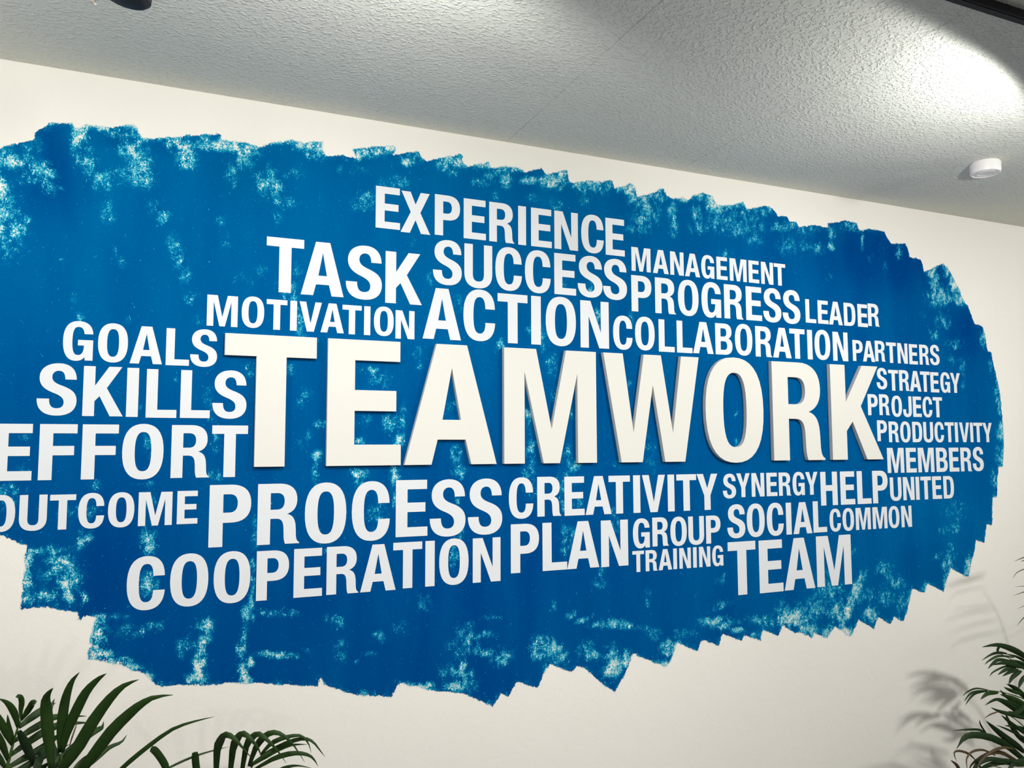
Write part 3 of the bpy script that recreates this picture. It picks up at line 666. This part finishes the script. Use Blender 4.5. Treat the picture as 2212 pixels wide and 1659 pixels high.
fill_track = empty('lighting_track', (1.3, BACK_Y, CZ))  # added track and spotlights, unseen fill for the lower wall
tag(fill_track, 'black lighting track on the ceiling behind the viewer', 'lighting track')
box('rail', -3.0, 3.0, -.0125, .0125, -.020, 0.0, M['black'], fill_track, .002)
for i, (lx, lz, tx, tz, wt, cone, bl) in enumerate(FILL_SPOTS):
    root = empty('fill_spotlight', (lx, BACK_Y, CZ-.0205))
    tag(root, 'added black fill spotlight on the rear track, the %s one' % ('left', 'right')[i], 'ceiling lamp', 'added fill spotlights on the rear track')
    dirv = (Vector((tx, WY, tz))-Vector((lx, BACK_Y, lz))).normalized()
    box('adapter', -.035, .035, -.012, .012, -.02, -.001, M['black'], root, .002)
    pz = lz - (CZ-.0205)
    tube('arm', [(0, 0, -.02), (0, 0, pz)], .006, M['black'], root)
    quat = dirv.to_track_quat('-Z', 'Y')
    hd = lathe('lamp_head', [(0, .10), (.032, .098), (.038, .09), (.04, .004), (.036, .004), (.036, .012), (0, .012)], M['black'], root)
    hd.rotation_euler = quat.to_euler(); hd.location = (0, 0, pz)
    ld = bpy.data.lights.new('lamp_light', 'SPOT'); ld.energy = wt; ld.spot_size = math.radians(cone); ld.spot_blend = bl
    ld.shadow_soft_size = .13; ld.color = (1.0, .98, .95)
    lo = bpy.data.objects.new('lamp_light', ld); COL.objects.link(lo); lo.parent = root
    lo.location = Vector((0, 0, pz)) + dirv*.012; lo.rotation_euler = quat.to_euler()

# dark lamp seen in the top left corner, hanging from the ceiling near the wall
p = at(268, 3, 1.52)
root = empty('ceiling_spotlight', (p.x, p.y, CZ))
tag(root, 'black cylindrical ceiling spotlight peeping in at the top left corner', 'ceiling lamp')
lathe('mount', [(0, 0), (.04, 0), (.04, -.018), (0, -.018)], M['black'], root)
zz = p.z - CZ
tube('stem', [(0, 0, -.018), (0, 0, zz+.08)], .006, M['black'], root)
tl = math.radians(10)
lathe('lamp_head', [(0, .11), (.036, .108), (.043, .095), (.045, .0), (.040, -.005), (.033, -.008), (0, -.010)], M['black'], root, 48, (0, 0, zz+.012), (math.radians(4), tl, 0))
a, b_ = at(196, -40, 1.55), at(206, 11, 1.55)
tube('cord', [Vector((0.0, .0, -.02)), Vector((a.x-p.x-.005, a.y-p.y, a.z-CZ+.06)), Vector((a.x-p.x, a.y-p.y, a.z-CZ)), Vector(((a.x+b_.x)/2-p.x-.001, (a.y+b_.y)/2-p.y, (a.z+b_.z)/2-CZ)), Vector((b_.x-p.x, b_.y-p.y, b_.z-CZ))], .0022, M['cord'], root)

root = empty('smoke_detector', (2.678, 1.862, CZ))
tag(root, 'round white smoke detector on the ceiling at the right', 'smoke detector')
lathe('base', [(0, 0), (.047, 0), (.047, -.004), (0, -.004)], M['plastic'], root, 48)
lathe('housing', [(0, -.004), (.050, -.004), (.050, -.034), (.048, -.039), (.044, -.041), (.043, -.039), (0, -.039)], M['plastic'], root, 64)
lathe('vent_ring', [(.030, -.0392), (.030, -.0405), (.026, -.0405), (.026, -.0392)], M['plastic'], root, 48)

# fill light behind the camera, set by the ceiling shadow; lamp body added
x, y, z, wt = FILL_LAMP
root = empty('fill_lamp', (x, y, 0))
tag(root, 'added slim black floor lamp with a white drum shade carrying a fill light, unseen behind the viewer', 'floor lamp')
lathe('base', [(0, 0), (.14, 0), (.14, .012), (.02, .02), (0, .02)], M['black'], root)
tube('pole', [(0, 0, .02), (0, 0, z-.06)], .01, M['black'], root)
sm = bpy.data.materials.new('lit_shade'); sm.use_nodes = True
bs = sm.node_tree.nodes['Principled BSDF']
bs.inputs['Base Color'].default_value = (.9, .88, .82, 1); bs.inputs['Emission Color'].default_value = (1, .95, .88, 1); bs.inputs['Emission Strength'].default_value = 0.6
lathe('lamp_shade', [(.10, -.06), (.115, -.06), (.115, -.20), (.113, -.20), (.098, -.06)], sm, root, 40, (0, 0, z+.02))
ld = bpy.data.lights.new('bulb_light', 'POINT'); ld.energy = wt; ld.shadow_soft_size = .035; ld.color = (1, .96, .92)
lo = bpy.data.objects.new('bulb_light', ld); COL.objects.link(lo); lo.parent = root; lo.location = (0, 0, z)

# ------------------------------------------------------------------ palms
def smooth_path(pts, n):
    """Catmull-Rom through points (lists of floats)"""
    P_ = [pts[0]] + list(pts) + [pts[-1]]
    out = []
    m = len(pts)-1
    for k in range(n+1):
        s = k/n*m; i = min(int(s), m-1); t = s-i
        a, b, c, d = (Vector(P_[i+j]) for j in range(4))
        out.append(0.5*((2*b)+(c-a)*t+(2*a-5*b+4*c-d)*t*t+(3*b-3*c+d-a)*t**3))
    return out


def leaflet(parent, px, wpx, Y, dY=0.0, mat='leaf', blunt=False, bow=0.0, name='leaflet', base_w=0.45, tw=0.0, tp=.42):
    """px: photo-pixel course from base to tip; wpx: full width; Y: distance plane; dY: how far the tip comes forward"""
    m = len(px)-1
    pts = [at(x, y, Y - dY*(i/m) - bow*math.sin(math.pi*i/m)) for i, (x, y) in enumerate(px)]
    n = 12
    c = smooth_path(pts, n)
    W = wpx/FPX*(c[n//2]-CAM).dot(_f)
    v, f = [], []
    for i, p_ in enumerate(c):
        t = i/n
        if blunt: wv = min(1, base_w+t*2.2) * (1.0 if t < .9 else .8)
        else: wv = min(1.0, base_w + 1.9*t) * (1 - max(0, (t-tp)/(1-tp))**(1.6 if tp > .4 else 1.0))
        wv = max(wv, .04)
        d = (c[min(i+1, n)]-c[max(i-1, 0)]).normalized()
        view = (p_-CAM).normalized()
        side = d.cross(view).normalized()
        nrm = side.cross(d).normalized()
        if nrm.dot(view) > 0: nrm = -nrm
        if tw: side = (side*math.cos(tw*t)+nrm*math.sin(tw*t)).normalized()
        hw = W*.5*wv
        fold = hw*.28
        v += [p_-side*hw+nrm*fold, p_, p_+side*hw+nrm*fold]
    for i in range(n):
        for j in (0, 1):
            a = i*3+j
            f.append((a, a+1, a+4, a+3))
    o = mesh_obj(name, v, f, M[mat], parent, True)
    s = o.modifiers.new('thick', 'SOLIDIFY'); s.thickness = .0006
    return o


def frond(plant, pot, px, Y, r0, r1, stem_to=None, mat='stem', petiole=True):
    """rachis through the pixels, continued down into the pot; returns the frond object (rachis mesh)"""
    pts = [at(x, y, Y) for x, y in px]
    if petiole:
        b = Vector(pot)
        p0 = pts[0]
        mid = Vector((b.x*.7+p0.x*.3, b.y*.75+p0.y*.25, b.z*.45+p0.z*.55))
        pts = [b, mid] + pts
    c = smooth_path(pts, 8*len(pts))
    rad = [r0+(r1-r0)*i/(len(c)-1) for i in range(len(c))]
    return tube('frond', c, rad, M[mat], plant, 6)


def planter(x, y, label, r=.17, h=.34):
    pl = empty('potted_palm', (x, y, 0)); tag(pl, label, 'plant')
    lathe('pot', [(0, 0), (r*.74, 0), (r*.78, .01), (r, h), (r*.94, h), (r*.92, h-.04), (0, h-.04)], M['pot'], pl, 40)
    lathe('soil', [(0, h-.03), (r*.5, h-.025), (r*.925, h-.036), (0, h-.038)], M['soil'], pl, 32)
    return pl


def child_local(pl):
    """children were built in world coordinates: put them back under the plant"""
    for c in pl.children:
        if c.name.startswith(('pot', 'soil')): continue
        c.matrix_parent_inverse = Matrix.Translation(-pl.location)


# left palm
YL = 1.98
PA = planter(-.52, 1.93, 'potted palm with broad leaflets in the lower left corner')
pot = (-.52, 1.93, .33)
fa = frond(PA, pot, [(2, 1690), (13.6, 1659), (18, 1646), (27, 1611), (39, 1570), (46, 1555)], YL, .006, .0012)
for px, w, dy in [([(39,1571),(34,1548),(24,1528),(12,1516),(-3,1509)],14,.04), ([(29,1600),(20,1573),(16,1543)],10,.02), ([(27,1609),(15,1586),(0,1557),(-22,1528),(-50,1510)],15,.05),
                  ([(17.6,1643),(8,1616),(-3,1592),(-18,1568),(-50,1545)],14,.06), ([(12,1659),(0,1640),(-15,1620),(-45,1600)],12,.06),
                  ([(40,1572),(65,1552),(90,1535),(104,1528),(120,1518)],16,-.05), ([(30,1602),(57,1583),(90,1564),(118,1549),(152,1547),(187,1547)],15,-.06),
                  ([(22,1632),(54,1608),(95,1581),(128,1566),(160,1562),(194,1561)],16,-.06), ([(14,1660),(48,1640),(68,1630),(98,1610),(128,1588),(150,1572)],16,-.07),
                  ([(8,1680),(50,1659),(85,1638),(120,1622),(150,1608)],15,-.07)]:
    leaflet(fa, px, w, YL, dy)
leaflet(fa, [(46,1556),(45,1535),(47,1518),(45,1508),(40,1505),(37,1508)], 11, YL, .02, blunt=True, base_w=.3)
leaflet(fa, [(46,1556),(57,1540),(66,1526),(71,1518),(77,1520)], 13, YL, .03, blunt=True, base_w=.3)
fb = frond(PA, pot, [(60, 1760), (110, 1700), (130, 1655), (133, 1618)], YL-.05, .006, .0012)
for px, w, dy, mt in [([(112,1668),(108,1616),(103,1576),(100,1535),(99,1511),(106,1496),(115,1486)],24,.05,'leaf'), ([(98,1560),(105,1542),(111,1525),(118,1509)],10,-.02,'leaf'),
                  ([(131,1625),(132,1590),(136,1542),(144,1501),(156,1471),(172,1452)],20,.05,'leaf'), ([(133,1625),(147,1576),(168,1528),(188,1492),(212,1467),(230,1455)],21,.07,'leaf'),
                  ([(130,1668),(142,1650),(172,1608),(203,1555),(238,1508),(268,1481),(300,1468)],26,.08,'leaf'), ([(165,1680),(180,1660),(210,1620),(244,1576),(278,1543),(305,1521),(334,1506),(374,1501)],25,.1,'leaf'),
                  ([(180,1664),(195,1650),(215,1632),(237,1614),(262,1603),(274,1587)],11,-.04,'leaf'), ([(225,1690),(250,1672),(280,1645),(323,1610),(373,1575),(421,1558),(464,1548)],10,.1,'leaf'),
                  ([(110,1655),(135,1632),(165,1608),(198,1584),(216,1574),(221,1570),(224,1558)],14,-.08,'leaf'), ([(95,1672),(120,1652),(150,1632),(178,1610)],15,-.08,'leaf'),
                  ([(40,1578),(54,1605),(66,1632),(80,1665)],18,-.09,'leaf2'), ([(70,1690),(82,1650),(92,1625),(100,1600)],16,-.07,'leaf2'), ([(150,1690),(130,1650),(118,1620),(112,1590)],14,-.06,'leaf2'),
                  ([(150,1690),(170,1655),(190,1630)],16,-.02,'leaf'), ([(60,1690),(80,1668),(110,1645)],16,-.04,'leaf')]:
    leaflet(fb, px, w, YL-.05, dy, mt)
leaflet(fb, [(150,1612),(156,1592),(163,1572),(168,1556)], 3.5, YL-.05, -.05, 'dry')
child_local(PA)

# middle palm
YM = 2.10
PB = planter(.22, 2.02, 'potted palm with arching leaflets below the words PROCESS and COOPERATION', .15, .30)
pot = (.22, 2.02, .29)
fc = frond(PB, pot, [(500, 1730), (530, 1690), (545, 1655), (566, 1632)], YM, .005, .001)
for px, w, dy, bw in [([(467,1680),(469,1621),(478,1597),(489,1587),(506,1595),(523,1614),(546,1640)],20,.10,.04), ([(497,1680),(503,1619),(514,1593),(527,1585),(542,1597),(558,1617),(566,1638)],19,.09,.04),
                  ([(521,1680),(532,1612),(546,1592),(560,1586),(579,1600),(599,1621),(618,1648)],17,.08,.04), ([(538,1655),(553,1614),(571,1591),(592,1582),(614,1590),(636,1612),(658,1646)],16,.07,.04),
                  ([(563,1631),(586,1606),(616,1593),(649,1589),(666,1606),(672,1626)],11,.05,.02), ([(565,1632),(605,1611),(649,1596),(674,1601),(692,1622),(702,1635)],10,.06,.02),
                  ([(540,1654),(584,1627),(627,1610),(664,1608)],13,.04,.0), ([(550,1662),(595,1637),(636,1627),(666,1631),(680,1643),(687,1656)],12,.03,.02), ([(590,1668),(620,1657),(645,1654),(676,1660)],8,.02,.0)]:
    leaflet(fc, px, w, YM, dy, 'leaf', bow=bw, tp=.25)
fd = frond(PB, pot, [(450, 1760), (430, 1720), (425, 1690), (423, 1668)], YM-.05, .004, .001)
leaflet(fd, [(366,1680),(356,1652),(345,1634),(334,1621),(325,1617)], 15, YM-.05, .05, blunt=True)
leaflet(fd, [(427,1680),(423,1650),(421,1624)], 15, YM-.05, .03, blunt=True)
leaflet(fd, [(345,1672),(366,1658),(414,1636),(458,1622),(495,1613)], 5, YM-.05, -.03)
child_local(PB)

# right palm
YR = 2.10
PC = planter(3.55, 1.98, 'bushy potted palm with narrow leaflets at the lower right edge', .18, .36)
pot = (3.55, 1.98, .34)
fe = frond(PC, pot, [(2290, 1560), (2250, 1480), (2212, 1446), (2185, 1425), (2158, 1411)], YR, .005, .001)
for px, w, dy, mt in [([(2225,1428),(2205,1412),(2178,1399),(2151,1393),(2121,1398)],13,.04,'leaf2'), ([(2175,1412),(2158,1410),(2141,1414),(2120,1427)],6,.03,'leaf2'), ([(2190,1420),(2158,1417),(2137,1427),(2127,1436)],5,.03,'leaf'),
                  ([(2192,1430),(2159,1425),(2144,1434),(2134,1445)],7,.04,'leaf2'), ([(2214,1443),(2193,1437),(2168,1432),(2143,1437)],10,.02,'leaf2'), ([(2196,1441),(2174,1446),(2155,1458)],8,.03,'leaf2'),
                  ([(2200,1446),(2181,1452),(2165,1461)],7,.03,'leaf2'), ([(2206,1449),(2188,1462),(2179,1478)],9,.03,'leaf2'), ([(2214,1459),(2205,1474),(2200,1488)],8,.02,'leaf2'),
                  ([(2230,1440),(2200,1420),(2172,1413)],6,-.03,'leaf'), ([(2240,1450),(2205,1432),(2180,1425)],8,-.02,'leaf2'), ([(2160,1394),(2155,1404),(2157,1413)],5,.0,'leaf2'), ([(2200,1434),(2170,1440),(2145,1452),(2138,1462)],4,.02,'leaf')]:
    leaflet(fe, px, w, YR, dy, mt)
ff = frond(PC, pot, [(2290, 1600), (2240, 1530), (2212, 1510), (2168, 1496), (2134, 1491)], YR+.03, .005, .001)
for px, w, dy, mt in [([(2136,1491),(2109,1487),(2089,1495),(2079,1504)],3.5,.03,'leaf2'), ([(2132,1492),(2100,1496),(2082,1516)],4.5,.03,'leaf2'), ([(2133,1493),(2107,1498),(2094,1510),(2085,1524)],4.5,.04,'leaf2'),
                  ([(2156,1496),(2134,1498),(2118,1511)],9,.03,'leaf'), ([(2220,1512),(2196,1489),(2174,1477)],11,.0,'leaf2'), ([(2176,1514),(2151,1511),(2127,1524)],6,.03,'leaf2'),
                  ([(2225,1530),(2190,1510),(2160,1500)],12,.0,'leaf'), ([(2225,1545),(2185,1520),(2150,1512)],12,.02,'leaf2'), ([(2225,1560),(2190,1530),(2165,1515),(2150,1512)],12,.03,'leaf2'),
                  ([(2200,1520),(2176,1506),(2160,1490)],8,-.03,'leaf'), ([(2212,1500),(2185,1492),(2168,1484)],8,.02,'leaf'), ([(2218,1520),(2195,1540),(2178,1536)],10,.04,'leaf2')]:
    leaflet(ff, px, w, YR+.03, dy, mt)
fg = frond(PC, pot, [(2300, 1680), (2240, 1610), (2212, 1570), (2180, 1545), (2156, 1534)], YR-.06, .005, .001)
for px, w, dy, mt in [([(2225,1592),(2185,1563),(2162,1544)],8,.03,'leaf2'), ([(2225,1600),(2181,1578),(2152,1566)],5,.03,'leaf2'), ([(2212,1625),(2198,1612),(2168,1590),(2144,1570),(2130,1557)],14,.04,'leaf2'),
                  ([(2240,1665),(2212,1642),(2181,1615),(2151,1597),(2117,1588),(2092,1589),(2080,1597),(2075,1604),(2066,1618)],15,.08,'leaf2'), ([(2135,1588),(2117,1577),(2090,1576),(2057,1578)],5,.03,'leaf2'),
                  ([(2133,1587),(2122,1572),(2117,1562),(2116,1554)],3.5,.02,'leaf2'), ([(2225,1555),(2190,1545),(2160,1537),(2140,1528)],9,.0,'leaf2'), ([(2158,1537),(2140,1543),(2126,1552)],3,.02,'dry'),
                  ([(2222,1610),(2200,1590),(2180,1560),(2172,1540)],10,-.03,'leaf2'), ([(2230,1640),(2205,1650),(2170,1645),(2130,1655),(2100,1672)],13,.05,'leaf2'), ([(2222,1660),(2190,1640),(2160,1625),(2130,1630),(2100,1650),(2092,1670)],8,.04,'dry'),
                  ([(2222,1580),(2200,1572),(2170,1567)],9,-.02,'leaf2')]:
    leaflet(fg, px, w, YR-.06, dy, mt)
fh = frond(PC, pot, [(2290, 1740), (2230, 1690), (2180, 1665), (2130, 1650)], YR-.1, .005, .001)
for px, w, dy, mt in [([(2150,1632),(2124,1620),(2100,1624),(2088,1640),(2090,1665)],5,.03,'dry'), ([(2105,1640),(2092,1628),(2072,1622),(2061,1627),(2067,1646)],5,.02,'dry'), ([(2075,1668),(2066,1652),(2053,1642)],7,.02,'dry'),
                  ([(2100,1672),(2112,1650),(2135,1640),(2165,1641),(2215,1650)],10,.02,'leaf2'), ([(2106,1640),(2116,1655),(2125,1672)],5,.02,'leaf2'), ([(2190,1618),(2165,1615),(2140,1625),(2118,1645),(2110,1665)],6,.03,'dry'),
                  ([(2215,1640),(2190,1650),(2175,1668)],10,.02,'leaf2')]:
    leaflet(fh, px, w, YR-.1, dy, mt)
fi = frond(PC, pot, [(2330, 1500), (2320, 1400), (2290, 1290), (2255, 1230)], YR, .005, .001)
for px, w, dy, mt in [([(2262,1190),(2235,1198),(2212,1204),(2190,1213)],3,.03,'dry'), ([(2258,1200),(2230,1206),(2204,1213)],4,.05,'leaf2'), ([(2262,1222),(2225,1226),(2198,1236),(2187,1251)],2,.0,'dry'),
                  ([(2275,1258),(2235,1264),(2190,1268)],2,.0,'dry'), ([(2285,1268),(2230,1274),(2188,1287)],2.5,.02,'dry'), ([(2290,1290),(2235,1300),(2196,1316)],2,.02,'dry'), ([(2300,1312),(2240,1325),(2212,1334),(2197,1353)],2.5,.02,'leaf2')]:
    leaflet(fi, px, w, YR, dy, mt)


def side_frond(plant, pot, Y0, az, reach, top, n=9, mat='leaf2', seed=1):
    """an arching feather frond outside the picture, so the plant is whole from the side too"""
    rr = random.Random(seed)
    b = Vector(pot); d = Vector((math.cos(az), math.sin(az), 0))
    cs = [b, b+d*reach*.18+Vector((0, 0, top*.55)), b+d*reach*.5+Vector((0, 0, top*.95)), b+d*reach*.85+Vector((0, 0, top)), b+d*reach+Vector((0, 0, top*.88))]
    c = smooth_path(cs, 24)
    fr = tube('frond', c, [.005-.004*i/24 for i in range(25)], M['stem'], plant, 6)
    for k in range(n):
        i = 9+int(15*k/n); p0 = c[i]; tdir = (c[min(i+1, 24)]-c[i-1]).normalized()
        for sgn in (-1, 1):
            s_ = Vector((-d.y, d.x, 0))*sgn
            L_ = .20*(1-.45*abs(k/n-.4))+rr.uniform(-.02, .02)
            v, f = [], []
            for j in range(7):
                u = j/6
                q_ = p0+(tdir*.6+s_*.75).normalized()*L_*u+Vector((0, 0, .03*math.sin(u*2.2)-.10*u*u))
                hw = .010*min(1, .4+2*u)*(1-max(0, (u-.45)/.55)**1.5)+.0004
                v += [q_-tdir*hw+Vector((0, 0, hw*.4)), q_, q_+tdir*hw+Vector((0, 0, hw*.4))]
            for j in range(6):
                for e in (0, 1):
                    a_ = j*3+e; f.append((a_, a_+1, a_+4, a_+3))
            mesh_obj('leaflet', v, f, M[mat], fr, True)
    return fr


for k, (az, rc, tp_) in enumerate([(.35, .55, .62), (-.35, .6, .5), (-1.0, .5, .58), (1.0, .30, .75), (-1.7, .45, .35)]):
    side_frond(PC, pot, YR, az, rc, tp_, 9, 'leaf2', k)
child_local(PC)
